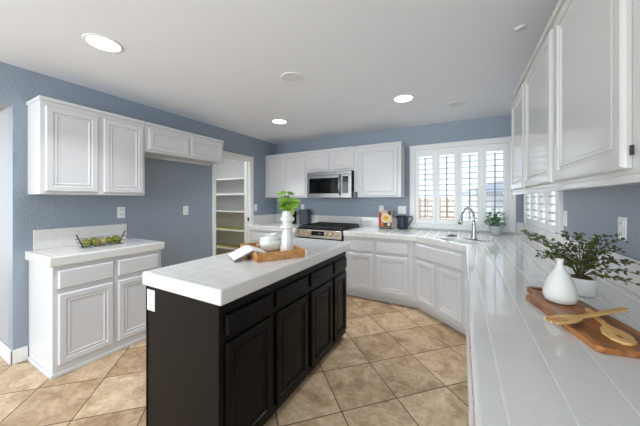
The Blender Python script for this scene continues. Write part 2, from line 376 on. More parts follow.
# ------------------------------------------------------------------ outside
struct('ground_outside', [(-14, 14, 4.25, 30, -0.12, -0.06), (0.85, 14, -12, 4.25, -0.12, -0.06), (-20, -7, -14, 30, -0.12, -0.06), (-7, 0.85, -14, -5, -0.12, -0.06)], M_ground)
fe = thing('wooden_fence', 'orange brown board fence outside the back window', 'fence', (-4, 7.0, -0.06))
bm = bmesh.new()
for i in range(27): box(bm, i*0.147, i*0.147+0.143, random.uniform(-0.004, 0.004), 0.022, 0, 1.47+random.uniform(-.004, .004))
obj('board_panel', bm, M_fence, fe)
boxes('rail', [(0, 4, 0.024, 0.07, 0.3, 0.39)], M_fence, fe); boxes('rail', [(0, 4, 0.024, 0.07, 1.1, 1.19)], M_fence, fe)
for k in range(3): boxes('post', [(k*1.95, k*1.95+0.09, 0.075, 0.165, 0, 1.5)], M_fence, fe)
ho = thing('neighbour_house', 'blue grey house with a tiled roof beyond the yard', 'house', (4.2, 13.0, -0.06))
boxes('wall', [(-3.9, 4, 0, 5, 0, 1.75)], M_stucco, ho)
bm = bmesh.new(); vs = [bm.verts.new(v) for v in ((-4.2, -.4, 1.75), (4.3, -.4, 1.75), (4.3, 5.4, 1.75), (-4.2, 5.4, 1.75), (-2.6, 2.5, 2.35), (2.6, 2.5, 2.35))]
for f in ((0, 1, 5, 4), (1, 2, 5), (2, 3, 4, 5), (3, 0, 4), (3, 2, 1, 0)): bm.faces.new([vs[i] for i in f])
obj('roof', bm, M_roof, ho)
boxes('window', [(-3, -2, -0.03, 0.02, 0.6, 1.4)], M_potg, ho)

# ------------------------------------------------------------------ cabinets
def front_mesh(w, h, kind):
    """door / drawer front, x 0..w, z 0..h, outer face towards -y"""
    if kind == 'drawer': rings = [(0, 0), (0, -0.010), (0.013, -0.020)]
    elif kind == 'dark_drawer': rings = [(0, 0), (0, -0.009), (0.010, -0.018), (0.014, -0.021)]
    else: rings = [(0, 0), (0, -0.012), (0.007, -0.020), (0.044, -0.020), (0.048, -0.011), (0.055, -0.011), (0.060, -0.0165), (0.066, -0.0165), (0.073, -0.011)]
    s = min(1, min(w, h)/2/0.13); rings = [(i*s, d) for i, d in rings]
    bm = bmesh.new(); R = []
    for i, d in rings:
        R.append([bm.verts.new((x, d, z)) for x, z in ((i, i), (w-i, i), (w-i, h-i), (i, h-i))])
    for a, b in zip(R, R[1:]):
        for k in range(4): bm.faces.new((a[k], a[(k+1) % 4], b[(k+1) % 4], b[k]))
    bm.faces.new(R[-1]); bm.faces.new(list(reversed(R[0])))
    return bm

def fronts(t, L, m, off=(0, 0), rotz=0):
    out = []
    for kind, x0, x1, z0, z1 in L:
        name = 'door' if kind == 'door' else 'drawer_front'
        out.append(obj(name, front_mesh(x1-x0, z1-z0, kind), m, t, bevel=0.0015, seg=1,
            loc=(off[0]+x0*math.cos(rotz), off[1]+x0*math.sin(rotz), z0), rotz=rotz))
    return out

# --- wall cabinets on the left wall (front faces +x)
FX = -2.92
def upper_crown(t, w, h, d, m, left=True, right=True):
    boxes('crown_moulding', [(-0.010 if left else 0, w+(0.010 if right else 0), -0.014, d-0.002, h-0.030, h)], m, t, bevel=0.005)
t = thing('wall_cabinet', 'white two-door wall cabinet above the side counter with green balls', 'cabinet', (FX, 0.742, 1.388), PI/2)
boxes('carcass', [(0, 0.772, 0, 0.292, 0, 0.747)], M_white, t, bevel=0.002)
upper_crown(t, 0.772, 0.777, 0.292, M_white, True, False)
fronts(t, [('door', 0.028, 0.370, 0.022, 0.712), ('door', 0.410, 0.752, 0.022, 0.712)], M_white)
t = thing('bridge_cabinet', 'short white two-door wall cabinet above the empty fridge space', 'cabinet', (FX, 1.518, 1.855), PI/2)
boxes('carcass', [(0, 1.016, 0, 0.292, 0, 0.28)], M_white, t, bevel=0.002)
upper_crown(t, 1.016, 0.310, 0.292, M_white, False, True)
fronts(t, [('door', 0.028, 0.487, 0.022, 0.246), ('door', 0.520, 0.985, 0.022, 0.246)], M_white)
boxes('light_rail', [(0.02, 1.0, 0.25, 0.285, -0.022, 0.0)], M_white, t)

# --- base cabinet on the left wall
t = thing('base_cabinet', 'white base cabinet with two drawers and two doors against left wall', 'cabinet', (-2.690, 0.748, 0), PI/2)
boxes('carcass', [(0, 0.80, 0, 0.52, 0, 0.838)], M_white, t, bevel=0.002)
boxes('base_shoe', [(-0.012, 0.812, -0.012, 0.5, 0, 0.03)], M_white, t, bevel=0.004)
fronts(t, [('drawer', 0.03, 0.385, 0.665, 0.805), ('drawer', 0.42, 0.768, 0.665, 0.805), ('door', 0.03, 0.385, 0.085, 0.625), ('door', 0.42, 0.768, 0.085, 0.625)], M_white)
t = thing('tiled_worktop', 'white tiled worktop with low backsplash on the left wall', 'worktop')
boxes('slab', [(XL+0.001, -2.665, 0.725, 1.575, 0.839, 0.914)], M_tileL, t, bevel=0.010, seg=3)
boxes('backsplash', [(XL+0.001, XL+0.014, 0.775, 1.475, 0.914, 1.085)], M_tileL, t, bevel=0.003)

# --- back wall uppers
FY = 3.765
t = thing('wall_cabinet', 'white two-door wall cabinet in the corner left of the microwave', 'cabinet', (XL+0.002, FY, 1.385))
boxes('carcass', [(0, 0.918, 0, 0.323, 0, 0.755)], M_white, t, bevel=0.002)
upper_crown(t, 0.918, 0.785, 0.323, M_white, False, False)
fronts(t, [('door', 0.072, 0.435, 0.022, 0.72), ('door', 0.488, 0.872, 0.022, 0.72)], M_white)
t = thing('wall_cabinet', 'short white two-door wall cabinet directly above the microwave', 'cabinet', (-2.292, FY, 1.802))
boxes('carcass', [(0, 0.880, 0, 0.323, 0, 0.338)], M_white, t, bevel=0.002)
boxes('filler_strip', [(0.835, 0.880, 0, 0.30, -0.417, 0)], M_white, t)
upper_crown(t, 0.880, 0.368, 0.323, M_white, False, False)
fronts(t, [('door', 0.004, 0.408, 0.03, 0.303), ('door', 0.458, 0.839, 0.03, 0.303)], M_white)
t = thing('wall_cabinet', 'white single-door wall cabinet between microwave and back window', 'cabinet', (-1.409, FY, 1.385))
boxes('carcass', [(0, 0.656, 0, 0.323, 0, 0.755)], M_white, t, bevel=0.002)
upper_crown(t, 0.656, 0.785, 0.323, M_white, False, True)
fronts(t, [('door', 0.036, 0.609, 0.022, 0.72)], M_white)

# --- back wall bases
def base_back(x0, x1, L, label):
    t = thing('base_cabinet', label, 'cabinet', (x0, 3.345, 0)); w = x1-x0
    boxes('carcass', [(0, w, 0, 0.74, 0.095, 0.838)], M_white, t, bevel=0.002)
    boxes('toe_kick', [(0, w, 0.083, 0.70, 0, 0.095)], M_white, t)
    fronts(t, L, M_white)
base_back(XL+0.002, -2.232, [('drawer', 0.05, 0.45, 0.66, 0.81), ('drawer', 0.50, 0.94, 0.66, 0.81), ('door', 0.05, 0.45, 0.14, 0.622), ('door', 0.50, 0.94, 0.14, 0.622)], 'white base cabinet in the corner left of the range')
base_back(-1.448, -0.520, [('drawer', 0.06, 0.418, 0.657, 0.811), ('drawer', 0.462, 0.868, 0.657, 0.811), ('door', 0.06, 0.418, 0.14, 0.623), ('door', 0.462, 0.868, 0.14, 0.623)], 'white base cabinet with two drawers right of the range')
# --- diagonal sink base
DX, DY = 0.04, 2.846
A0 = Vector((-0.518, 3.345)); A1 = Vector((DX, DY)); dd = (A1-A0); DW = dd.length; DA = math.atan2(dd.y, dd.x); nn = Vector((-math.sin(DA), math.cos(DA)))
t = thing('sink_cabinet', 'white diagonal corner cabinet under the sink, two doors', 'cabinet', (A0.x, A0.y, 0))
bm = bmesh.new(); prism(bm, [(0, 0), (dd.x, dd.y), (0.64, dd.y), (0.64, 0.73), (0, 0.73)], 0.095, 0.66)
e = nn*0.02
prism(bm, [(0, 0), (dd.x, dd.y), (dd.x+e.x, dd.y+e.y), (e.x, e.y)], 0.66, 0.838)
obj('carcass', bm, M_white, t)
e0 = nn*0.083
bm = bmesh.new(); prism(bm, [(-0.002, 0.083), (0.031, 0.083), (dd.x+e0.x, dd.y+e0.y), (0.6, dd.y+0.1), (0.6, 0.7), (-0.002, 0.7)], 0, 0.095); obj('toe_kick', bm, M_white, t)
fronts(t, [('drawer', 0.05, DW-0.045, 0.655, 0.811), ('door', 0.05, DW/2-0.018, 0.14, 0.622), ('door', DW/2+0.018, DW-0.045, 0.14, 0.622)], M_white, rotz=DA)
# --- right run bases (front faces -x)
def base_right(y1, y0, label):
    t = thing('base_cabinet', label, 'cabinet', (DX, y1, 0), -PI/2); w = y1-y0
    boxes('carcass', [(0, w, 0.012, 0.655, 0.095, 0.838)], M_white, t, bevel=0.002)
    boxes('toe_kick', [(0, w, 0.083, 0.62, 0, 0.095)], M_white, t)
    n = 4; L = []
    for i in range(n):
        a = 0.04+(w-0.04)*i/n; b = a+(w-0.04)/n-0.04
        L += [('drawer', a, b, 0.657, 0.811), ('door', a, b, 0.14, 0.623)]
    fronts(t, L, M_white, off=(0, 0.012))
base_right(DY-0.002, 1.12, 'white base cabinet run under the right worktop, nearest the sink')
base_right(1.118, -0.60, 'white base cabinet run under the right worktop, in the foreground')

# --- island
IX0, IX1, IY0, IY1, IZ = -1.612, -0.961, 0.819, 2.393, 0.93
t = thing('island_cabinet', 'dark espresso kitchen island base with four doors and four drawers', 'kitchen island', (-1.0, 0.850, 0), PI/2)
boxes('carcass', [(0.002, 1.51, 0, 0.59, 0.043, 0.853)], M_dark, t, bevel=0.002)
boxes('toe_kick', [(0.0, 1.50, 0.06, 0.55, 0, 0.043)], M_dark, t)
boxes('end_panel', [(-0.010, 0.002, 0.0, 0.588, 0.0, 0.853)], M_endp, t, bevel=0.002)
boxes('corner_strip', [(-0.014, 0.004, 0.589, 0.602, 0.0, 0.853)], M_dark, t, bevel=0.002)
yy = [(0.026, 0.366), (0.409, 0.771), (0.822, 1.181), (1.222, 1.490)]
fronts(t, [('dark_drawer', a, b, 0.690, 0.790) for a, b in yy] + [('door', a, b, 0.088, 0.652) for a, b in yy], M_dark)
t = thing('island_worktop', 'white tiled worktop of the dark island under the wooden tray', 'worktop')
boxes('slab', [(IX0, IX1, IY0, IY1, IZ-0.076, IZ)], M_tileI, t, bevel=0.010, seg=3)

# --- right wall uppers (front faces -x)
RX = 0.365
def upper_right(y1, y0, doors, label, left, right):
    t = thing('wall_cabinet', label, 'cabinet', (RX, y1, 1.385), -PI/2); w = y1-y0
    boxes('carcass', [(0, w, 0, 0.333, 0.018, 0.755)], M_gloss, t, bevel=0.002)
    upper_crown(t, w, 0.785, 0.333, M_gloss, left, right)
    boxes('light_rail', [(0, w, -0.004, 0.02, -0.004, 0.018)], M_gloss, t, bevel=0.003)
    return t, fronts(t, [('door', a, b, 0.032, 0.722) for a, b in doors], M_gloss)
upper_right(2.59, 1.485, [(0.025, 0.475), (0.53, 1.07)], 'glossy white two-door wall cabinet on the right wall, nearest the windows', True, False)
t, dr = upper_right(1.483, 0.27, [(0.023, 0.563), (0.632, 1.19)], 'glossy white two-door wall cabinet on the right, nearest the viewer', False, True)
boxes('hinge', [(0.540, 0.548, -0.006, -0.0005, 0.032, 0.056)], M_slot, dr[0], loc=(-0.0, 0, 0))

# ------------------------------------------------------------------ main tiled worktop with sink
def rot2(p, c, a): return (c[0]+p[0]*math.cos(a)-p[1]*math.sin(a), c[1]+p[0]*math.sin(a)+p[1]*math.cos(a))
SC = (-0.010, 3.115)
def rrect(w, h, r, n=4):
    P = []
    for cx, cy, a in ((w/2-r, h/2-r, 0), (-w/2+r, h/2-r, PI/2), (-w/2+r, -h/2+r, PI), (w/2-r, -h/2+r, 3*PI/2)):
        for i in range(n+1): P.append((cx+r*math.cos(a+i*PI/2/n), cy+r*math.sin(a+i*PI/2/n)))
    return P
hole = [rot2(p, SC, DA) for p in rrect(0.46, 0.23, 0.05)]
t = thing('tiled_worktop', 'white tiled L-shaped worktop running from range past sink to foreground', 'worktop')
bm = bmesh.new(); prism(bm, [(-1.447, YB-0.001), (-1.447, 3.312), (-0.49, 3.312), (0.030, 2.832), (0.018, -0.62), (XR-0.001, -0.62), (XR-0.001, YB-0.001)], 0.839, 0.914, [hole])
obj('slab', bm, M_tileR, t, bevel=0.012, seg=3)
boxes('backsplash', [(-1.447, -0.69, YB-0.013, YB-0.001, 0.914, 1.07), (-0.69, 0.605, YB-0.013, YB-0.001, 0.914, 0.925), (0.607, XR-0.001, YB-0.013, YB-0.001, 0.914, 1.06), (XR-0.013, XR-0.001, 2.69, YB-0.014, 0.914, 0.99), (XR-0.013, XR-0.001, -0.62, 2.69, 0.914, 1.07)], M_tileR, t, bevel=0.003)
bm = bmesh.new(); R = []
for s, z in ((1.0, 0.838), (0.97, 0.80), (0.93, 0.72), (0.80, 0.70), (0.1, 0.695)):
    R.append([bm.verts.new(rot2((p[0]*s, p[1]*s), SC, DA)+(z,)) for p in rrect(0.46, 0.23, 0.05)])
for a, b in zip(R, R[1:]):
    for i in range(len(a)): f = bm.faces.new((a[i], a[(i+1) % len(a)], b[(i+1) % len(a)], b[i])); f.smooth = True
bm.faces.new(R[-1])
o = obj('kitchen_sink', bm, M_cer); tag(o, 'white basin sunk into the corner worktop beneath the faucet', 'sink')
sm = o.modifiers.new('thickness', 'SOLIDIFY'); sm.thickness = 0.006; sm.offset = 0
t = thing('tiled_worktop', 'white tiled worktop in the back corner left of the range', 'worktop')
boxes('slab', [(XL+0.001, -2.233, 3.312, YB-0.001, 0.839, 0.914)], M_tileR, t, bevel=0.010, seg=3)
boxes('backsplash', [(XL+0.001, -2.233, YB-0.013, YB-0.001, 0.914, 1.07), (XL+0.001, XL+0.013, 3.45, YB-0.014, 0.914, 1.07)], M_tileR, t, bevel=0.003)
struct('trim_range_backsplash', [(-2.230, -1.450, YB-0.013, YB-0.001, 0.90, 1.07)], M_tileR, bevel=0.003)

# ------------------------------------------------------------------ range
t = thing('gas_range', 'stainless gas range with black grates and six front knobs', 'range', (-2.222, 3.29, 0))
RW = 0.758
boxes('body', [(0, RW, 0.03, 0.76, 0.08, 0.905)], M_black, t, bevel=0.003)
boxes('oven_door', [(0.01, RW-0.01, -0.01, 0.03, 0.24, 0.775)], M_steel, t, bevel=0.005)
boxes('oven_window', [(0.12, RW-0.12, -0.013, -0.009, 0.36, 0.62)], M_glassb, t)
bm = bmesh.new(); tube(bm, [(0.06, -0.055, 0.735), (RW-0.06, -0.055, 0.735)], 0.012, 12); tube(bm, [(0.09, -0.055, 0.735), (0.09, -0.008, 0.735)], 0.008); tube(bm, [(RW-0.09, -0.055, 0.735), (RW-0.09, -0.008, 0.735)], 0.008)
obj('oven_handle', bm, M_steel, t)
boxes('storage_drawer', [(0.01, RW-0.01, -0.01, 0.03, 0.09, 0.232)], M_steel, t, bevel=0.005)
bm = bmesh.new(); vs = [bm.verts.new(v) for v in ((0, -0.012, 0.795), (RW, -0.012, 0.795), (RW, 0.03, 0.905), (0, 0.03, 0.905), (0, 0.06, 0.795), (RW, 0.06, 0.795), (RW, 0.06, 0.905), (0, 0.06, 0.905))]
for f in ((0, 1, 2, 3), (5, 4, 7, 6), (0, 4, 5, 1), (3, 2, 6, 7), (0, 3, 7, 4), (1, 5, 6, 2)): bm.faces.new([vs[i] for i in f])
pn = obj('control_panel', bm, mat('steel with floor reflection tint', lin(196, 186, 174), 0.34, 1.0), t, bevel=0.003)  # warm floor reflection and lighter tone put into the steel colour
tilt = math.atan2(0.042, 0.11)
kn = Matrix.Translation((0, 0, 0))
def panel_pt(x, f): return Vector((x, -0.012+0.042*f, 0.795+0.11*f))
for x in (0.075, 0.155, 0.235, 0.525, 0.605, 0.685):
    bm = bmesh.new(); m4 = Matrix.Translation(panel_pt(x, 0.58)) @ Matrix.Rotation(PI/2-tilt, 4, 'X')
    lathe(bm, [(0.034, 0), (0.034, 0.006), (0.029, 0.010), (0.028, 0.030), (0.024, 0.035)], 20, mtx=m4, close_top=True)
    k = obj('knob', bm, M_knob, t)
bm = bmesh.new(); m4 = Matrix.Translation(panel_pt(0.38, 0.56)) @ Matrix.Rotation(-tilt, 4, 'X')
box(bm, -0.105, 0.105, -0.004, 0.003, -0.032, 0.032, m4); obj('display', bm, M_glassb, t)
bm = bmesh.new(); box(bm, 0.02, 0.05, -0.0055, -0.0035, -0.006, 0.010, m4); box(bm, 0.055, 0.062, -0.0055, -0.0035, -0.006, 0.010, m4); obj('clock_digits', bm, M_display, t)
boxes('cooktop', [(0.0, RW, 0.04, 0.765, 0.905, 0.922)], M_black, t, bevel=0.004)
for g in range(3):
    x0 = 0.02+g*0.242; x1 = x0+0.234; bm = bmesh.new()
    for yy_ in (0.07, 0.40, 0.735): box(bm, x0, x1, yy_-0.008, yy_+0.008, 0.938, 0.958)
    for xx in (x0, x0+0.075, x0+0.151, x1-0.014): box(bm, xx, xx+0.012, 0.07, 0.735, 0.940, 0.956)
    for xx in (x0, x1-0.014):
        for yy_ in (0.07, 0.72): box(bm, xx, xx+0.012, yy_, yy_+0.012, 0.922, 0.942)
    obj('grate', bm, M_iron, t)
for bx, by in ((0.14, 0.22), (0.14, 0.57), (0.38, 0.40), (0.62, 0.22), (0.62, 0.57)):
    bm = bmesh.new(); lathe(bm, [(0.045, 0.922), (0.045, 0.929), (0.034, 0.930), (0.034, 0.936), (0.002, 0.937)], 20, mtx=Matrix.Translation((bx, by, 0)), close_top=True); obj('burner', bm, M_iron, t)

# ------------------------------------------------------------------ microwave
t = thing('microwave', 'stainless over-the-range microwave with black glass door', 'microwave', (-2.262, 3.70, 1.378))
MW, MH = 0.79, 0.415
boxes('body', [(0.006, MW-0.002, 0.02, 0.385, 0.004, MH)], M_black, t, bevel=0.003)
boxes('door', [(0, 0.612, -0.006, 0.02, 0.0, MH-0.052)], M_steel, t, bevel=0.004)
boxes('door_glass', [(0.045, 0.575, -0.009, -0.005, 0.070, 0.318)], M_glassb, t, bevel=0.002)
boxes('control_panel', [(0.614, MW, -0.006, 0.02, 0.0, MH-0.052)], M_steel, t, bevel=0.004)
boxes('keypad', [(0.640, 0.738, -0.009, -0.005, 0.070, 0.335)], M_glassb, t, bevel=0.002)
bm = bmesh.new()
for i in range(3):
    for j in range(6): box(bm, 0.652+i*0.027, 0.670+i*0.027, -0.0105, -0.0085, 0.085+j*0.030, 0.101+j*0.030)
obj('buttons', bm, M_slot, t)
boxes('vent_grille', [(0, MW, -0.006, 0.02, MH-0.050, MH)], M_steel, t, bevel=0.004)
bm = bmesh.new(); tube(bm, [(0.597, -0.008, 0.055), (0.597, -0.036, 0.075), (0.597, -0.048, 0.13), (0.597, -0.052, 0.20), (0.597, -0.048, 0.27), (0.597, -0.036, 0.325), (0.597, -0.008, 0.345)], 0.0125, 12); obj('handle', bm, M_steel, t)
boxes('vent_housing', [(MW+0.002, MW+0.070, 0.03, 0.062, 0.0, 0.088)], M_black, t, bevel=0.002)
boxes('underside_vent', [(0.26, 0.62, 0.04, 0.32, -0.008, 0.004)], M_black, t)

# ------------------------------------------------------------------ ceiling fixtures
def downlight(loc, label, r=0.105):
    t = thing('recessed_light', label, 'ceiling light', loc, group='recessed ceiling lights')
    bm = bmesh.new(); lathe(bm, [(r-0.012, -0.001), (r-0.010, -0.006), (r+0.006, -0.004), (r+0.008, 0.0)], 40, close_bottom=False); obj('trim_ring', bm, M_trim, t)
    bm = bmesh.new(); lathe(bm, [(0.001, -0.0035), (r-0.012, -0.0025)], 40, close_bottom=False); obj('lens', bm, M_lens, t)
    d = bpy.data.lights.new('lamp', 'AREA'); d.shape = 'DISK'; d.size = 2*(r-0.02); d.energy = LAMP_W; d.spread = math.radians(105); d.color = (.86, .935, 1.0)
    o = bpy.data.objects.new('lamp', d); C.objects.link(o); o.parent = t; o.location = (0, 0, -0.012)
downlight((-2.208, 0.874, H), 'large lit recessed ceiling light nearest the left cabinets')
downlight((-2.235, 2.916, H), 'lit recessed ceiling light in front of the pantry doorway')
downlight((-0.554, 2.899, H), 'lit recessed ceiling light in front of the back window')
def ceiling_speaker(loc, label):
    t = thing('ceiling_speaker', label, 'ceiling speaker', loc, group='round ceiling speakers')
    bm = bmesh.new(); lathe(bm, [(0.082, -0.001), (0.084, -0.008), (0.097, -0.006), (0.100, 0.0)], 36, close_bottom=False); obj('rim', bm, M_trim, t)
    bm = bmesh.new(); lathe(bm, [(0.001, -0.006), (0.083, -0.005)], 36, close_bottom=False); obj('grille', bm, M_grille, t)
ceiling_speaker((-1.336, 1.925, H), 'round grey grille in the ceiling above the island')
ceiling_speaker((-0.049, 3.358, H), 'round grey grille in the ceiling nearest the back window')
for loc, lab in (((0.326, 2.07, H), 'small round cover plate in the ceiling by the right cabinets'), ((0.20, 3.62, H), 'tiny round cover plate in the ceiling near the window corner')):
    bm = bmesh.new(); lathe(bm, [(0.030, 0), (0.029, -0.004), (0.001, -0.005)], 24, close_bottom=False)
    o = obj('ceiling_cover_plate', bm, M_ceil, loc=loc); tag(o, lab, 'ceiling cover plate', 'ceiling cover plates')

t = thing('pantry_fill_light', 'round flush fill light added inside the pantry to brighten it', 'ceiling light', (-4.15, 2.75, H))  # fixture added out of view to brighten the pantry
bm = bmesh.new(); lathe(bm, [(0.13, -0.001), (0.13, -0.02), (0.12, -0.03)], 36, close_bottom=False); obj('rim', bm, M_trim, t)
bm = bmesh.new(); lathe(bm, [(0.12, -0.028), (0.08, -0.055), (0.001, -0.065)], 36, close_bottom=False); obj('diffuser', bm, M_lens, t)
d = bpy.data.lights.new('pantry_fill_lamp', 'AREA'); d.shape = 'DISK'; d.size = 0.22; d.energy = 13; d.color = (.95, .97, 1)
o = bpy.data.objects.new('pantry_fill_lamp', d); C.objects.link(o); o.parent = t; o.location = (0, 0, -0.075)
# ------------------------------------------------------------------ outlets and switches (local: plate in xz, facing -y)
def plate(loc, rotz, label, kind='outlet', w=0.072, h=0.118):
    t = thing('wall_outlet' if kind == 'outlet' else 'light_switch', label, 'outlet' if kind == 'outlet' else 'switch', loc, rotz, group='wall plates')
    boxes('cover_plate', [(-w/2, w/2, -0.006, 0, -h/2, h/2)], M_plate, t, bevel=0.002)
    n = max(1, round(w/0.06)) if w > 0.1 else 1
    for i in range(n):
        cx = (i-(n-1)/2)*0.046
        if kind == 'outlet':
            for s in (1, -1):
                bm = bmesh.new(); box(bm, cx-0.017, cx+0.017, -0.009, -0.005, s*0.026-0.015, s*0.026+0.015); r = obj('receptacle', bm, M_plate, t, bevel=0.004)
                boxes('slots', [(cx-0.009, cx-0.006, -0.0095, -0.0085, s*0.026-0.004, s*0.026+0.008), (cx+0.006, cx+0.009, -0.0095, -0.0085, s*0.026-0.004, s*0.026+0.008)], M_slot, r)
        else:
            boxes('rocker', [(cx-0.017, cx+0.017, -0.010, -0.005, -0.033, 0.033)], M_plate, t, bevel=0.002)
plate((XL, 1.428, 1.208), PI/2, 'white outlet on blue wall under the left wall cabinet')
plate((XL, 2.172, 1.205), PI/2, 'white outlet on the bare blue wall of the fridge space')
plate((XL, 3.50, 1.21), PI/2, 'white light switch on blue wall right of the pantry doorway', 'switch')
plate((-2.60, YB, 1.205), 0, 'white outlet on back wall above the dark canisters')
plate((-1.12, YB, 1.195), 0, 'white outlet on the back wall above the cookbook')
plate((-0.803, YB, 1.19), 0, 'wide white double switch plate above the dark jug', 'switch', 0.118, 0.118)
plate((XR, 2.655, 1.20), -PI/2, 'white switch on right wall next to the side window', 'switch')
plate((XR, 1.845, 1.197), -PI/2, 'white outlet on right wall above the leafy plant', 'outlet')
plate((-1.549, 0.840, 0.772), 0, 'white outlet on the dark island end panel')

# ------------------------------------------------------------------ pantry shelves
for i, (z, lab, m) in enumerate(((1.75, 'topmost white pantry shelf', M_pantry), (1.445, 'second white pantry shelf from the top', M_pantry), (1.105, 'third white pantry shelf from the top, above the yellow ones', M_pantry),
                            (0.738, 'upper of two yellow-topped pantry shelves', M_yel), (0.372, 'lowest yellow-topped pantry shelf', M_yel))):
    t = thing('pantry_shelf', lab, 'shelf', (-4.945, 3.65, z), group='pantry shelves')
    boxes('board', [(0, 1.60, 0.012, 0.333, 0, 0.024)], m, t)
    boxes('front_edge', [(0, 1.60, -0.006, 0.0115, -0.004, 0.026)], M_trim, t, bevel=0.002)
    boxes('cleat', [(0, 1.60, 0.315, 0.333, -0.03, -0.001)], M_pantry, t)

# ------------------------------------------------------------------ plants helper
def leaf(bm, base, d, up, L, W, fold=0.15, bend=0.2):
    d = d.normalized(); s = d.cross(up)
    if s.length < 1e-3: s = d.cross(Vector((1, 0, 0)))
    s.normalize(); n = s.cross(d)
    P = [(0, 0.06), (0.25, 0.75), (0.5, 1.0), (0.78, 0.68), (1, 0.03)]
    rows = []
    for t_, w in P:
        c = base + d*L*t_ - n*bend*L*t_*t_
        rows.append([bm.verts.new(c + s*W/2*w + n*fold*W*w), bm.verts.new(c), bm.verts.new(c - s*W/2*w + n*fold*W*w)])
    for a, b in zip(rows, rows[1:]):
        for k in (0, 1): f = bm.faces.new((a[k], a[k+1], b[k+1], b[k])); f.smooth = True
def rv(a=1): return Vector((random.uniform(-a, a), random.uniform(-a, a), random.uniform(-a, a)))

# ------------------------------------------------------------------ island tray and its contents
u = Vector((-0.85, 0.53)).normalized(); TA = math.atan2(u.y, u.x)    # long axis
TL, TW = 0.47, 0.355
Ac = Vector((-1.18, 1.295)); sdir = Vector((u.y, -u.x)); sdir = Vector((0.53, 0.85))
sdir = Vector((-u.y, u.x)) if Vector((-u.y, u.x)).dot(sdir) > 0 else Vector((u.y, -u.x))
TC = Ac + u*TL/2 + sdir*TW/2
t = thing('serving_tray', 'rectangular wooden tray on island holding bowls and vase', 'tray', (TC.x, TC.y, IZ), TA)
boxes('base', [(-TL/2, TL/2, -TW/2, TW/2, 0, 0.012)], M_traywood, t, bevel=0.002)
boxes('long_side', [(-TL/2, TL/2, -TW/2, -TW/2+0.014, 0.012, 0.058)], M_traywood, t, bevel=0.002)
boxes('long_side', [(-TL/2, TL/2, TW/2-0.014, TW/2, 0.012, 0.058)], M_traywood, t, bevel=0.002)
for s in (-1, 1):
    a, b = (-TL/2, -TL/2+0.014) if s < 0 else (TL/2-0.014, TL/2)
    boxes('handle_side', [(a, b, -TW/2+0.014, -0.05, 0.012, 0.058), (a, b, 0.05, TW/2-0.014, 0.012, 0.058), (a, b, -0.05, 0.05, 0.012, 0.028), (a, b, -0.05, 0.05, 0.046, 0.058)], M_traywood, t)
TZ = IZ+0.0125
V = Vector((-1.192, 1.655, TZ))
t = thing('ceramic_vase', 'tall white faceted vase with lime leaves standing in tray', 'vase', V)
bm = bmesh.new(); lathe(bm, [(0.058, 0), (0.059, 0.012), (0.052, 0.06), (0.042, 0.13), (0.037, 0.165), (0.039, 0.175), (0.054, 0.186), (0.054, 0.200), (0.038, 0.212), (0.037, 0.226), (0.055, 0.243), (0.055, 0.258), (0.041, 0.275), (0.042, 0.318), (0.037, 0.318), (0.033, 0.26), (0.030, 0.2)], 12, smooth=False, close_bottom=True)
obj('body', bm, M_cer, t)
bs = bmesh.new(); bl = bmesh.new(); random.seed(3)
Rv = Vector((0.878, 0.479, 0)); Fv = Vector((-0.479, 0.878, 0)); Uz = Vector((0, 0, 1))
sprigs = [(-0.025, 0.145, 0.01), (0.012, 0.15, -0.01), (-0.035, 0.055, 0.0), (0.05, 0.075, 0.0), (0.025, 0.045, -0.03), (-0.02, 0.05, -0.04), (0.0, 0.08, 0.02), (0.035, 0.06, 0.02), (-0.01, 0.04, -0.02), (-0.03, 0.085, -0.01), (0.015, 0.03, -0.04), (0.03, 0.095, -0.02), (-0.015, 0.115, 0.0)]
for r_, z_, f_ in sprigs:
    top = Vector((0, 0, 0.318)) + Rv*r_ + Fv*f_ + Uz*(z_-0.02)
    tube(bs, [(0, 0, 0.25), (Vector((0, 0, 0.30))+top)/2, top], 0.0022, 6)
    for k in range(4):
        d = (Rv*(r_*7+random.uniform(-.7, .7)) + Fv*random.uniform(-.9, .6) + Uz*random.uniform(-.1, .35))
        leaf(bl, top, d, Uz-Fv*random.uniform(.2, 1.6), random.uniform(0.050, 0.070), random.uniform(0.032, 0.046))
obj('stems', bs, M_stem, t); obj('leaves', bl, M_leafl, t)
def bowl(loc, label, R, Hh, rot=(0, 0, 0)):
    bm = bmesh.new(); lathe(bm, [(R*0.72, 0), (R*0.80, 0.004), (R*0.95, Hh*0.25), (R, Hh*0.6), (R, Hh), (R-0.006, Hh), (R-0.007, Hh*0.6), (R*0.88, Hh*0.28), (R*0.7, 0.010), (0.002, 0.009)], 40)
    o = obj('ceramic_bowl', bm, M_cer, loc=loc, rot=rot); tag(o, label, 'bowl', 'white bowls in the tray'); return o
bowl((-1.335, 1.628, TZ), 'lower white bowl standing on the tray, left of the vase', 0.087, 0.084)
bowl((-1.333, 1.630, TZ+0.042), 'upper white bowl tilted inside the lower bowl', 0.072, 0.082, (math.radians(7), math.radians(-9), 0))
# open book face down over the long rim nearest the camera
n_out = -sdir
P0 = Vector((Ac.x, Ac.y, 0)) + Vector((u.x, u.y, 0))*0.075
t = thing('open_book', 'open book lying face down over the near rim of tray', 'book', (P0.x, P0.y, IZ), TA)
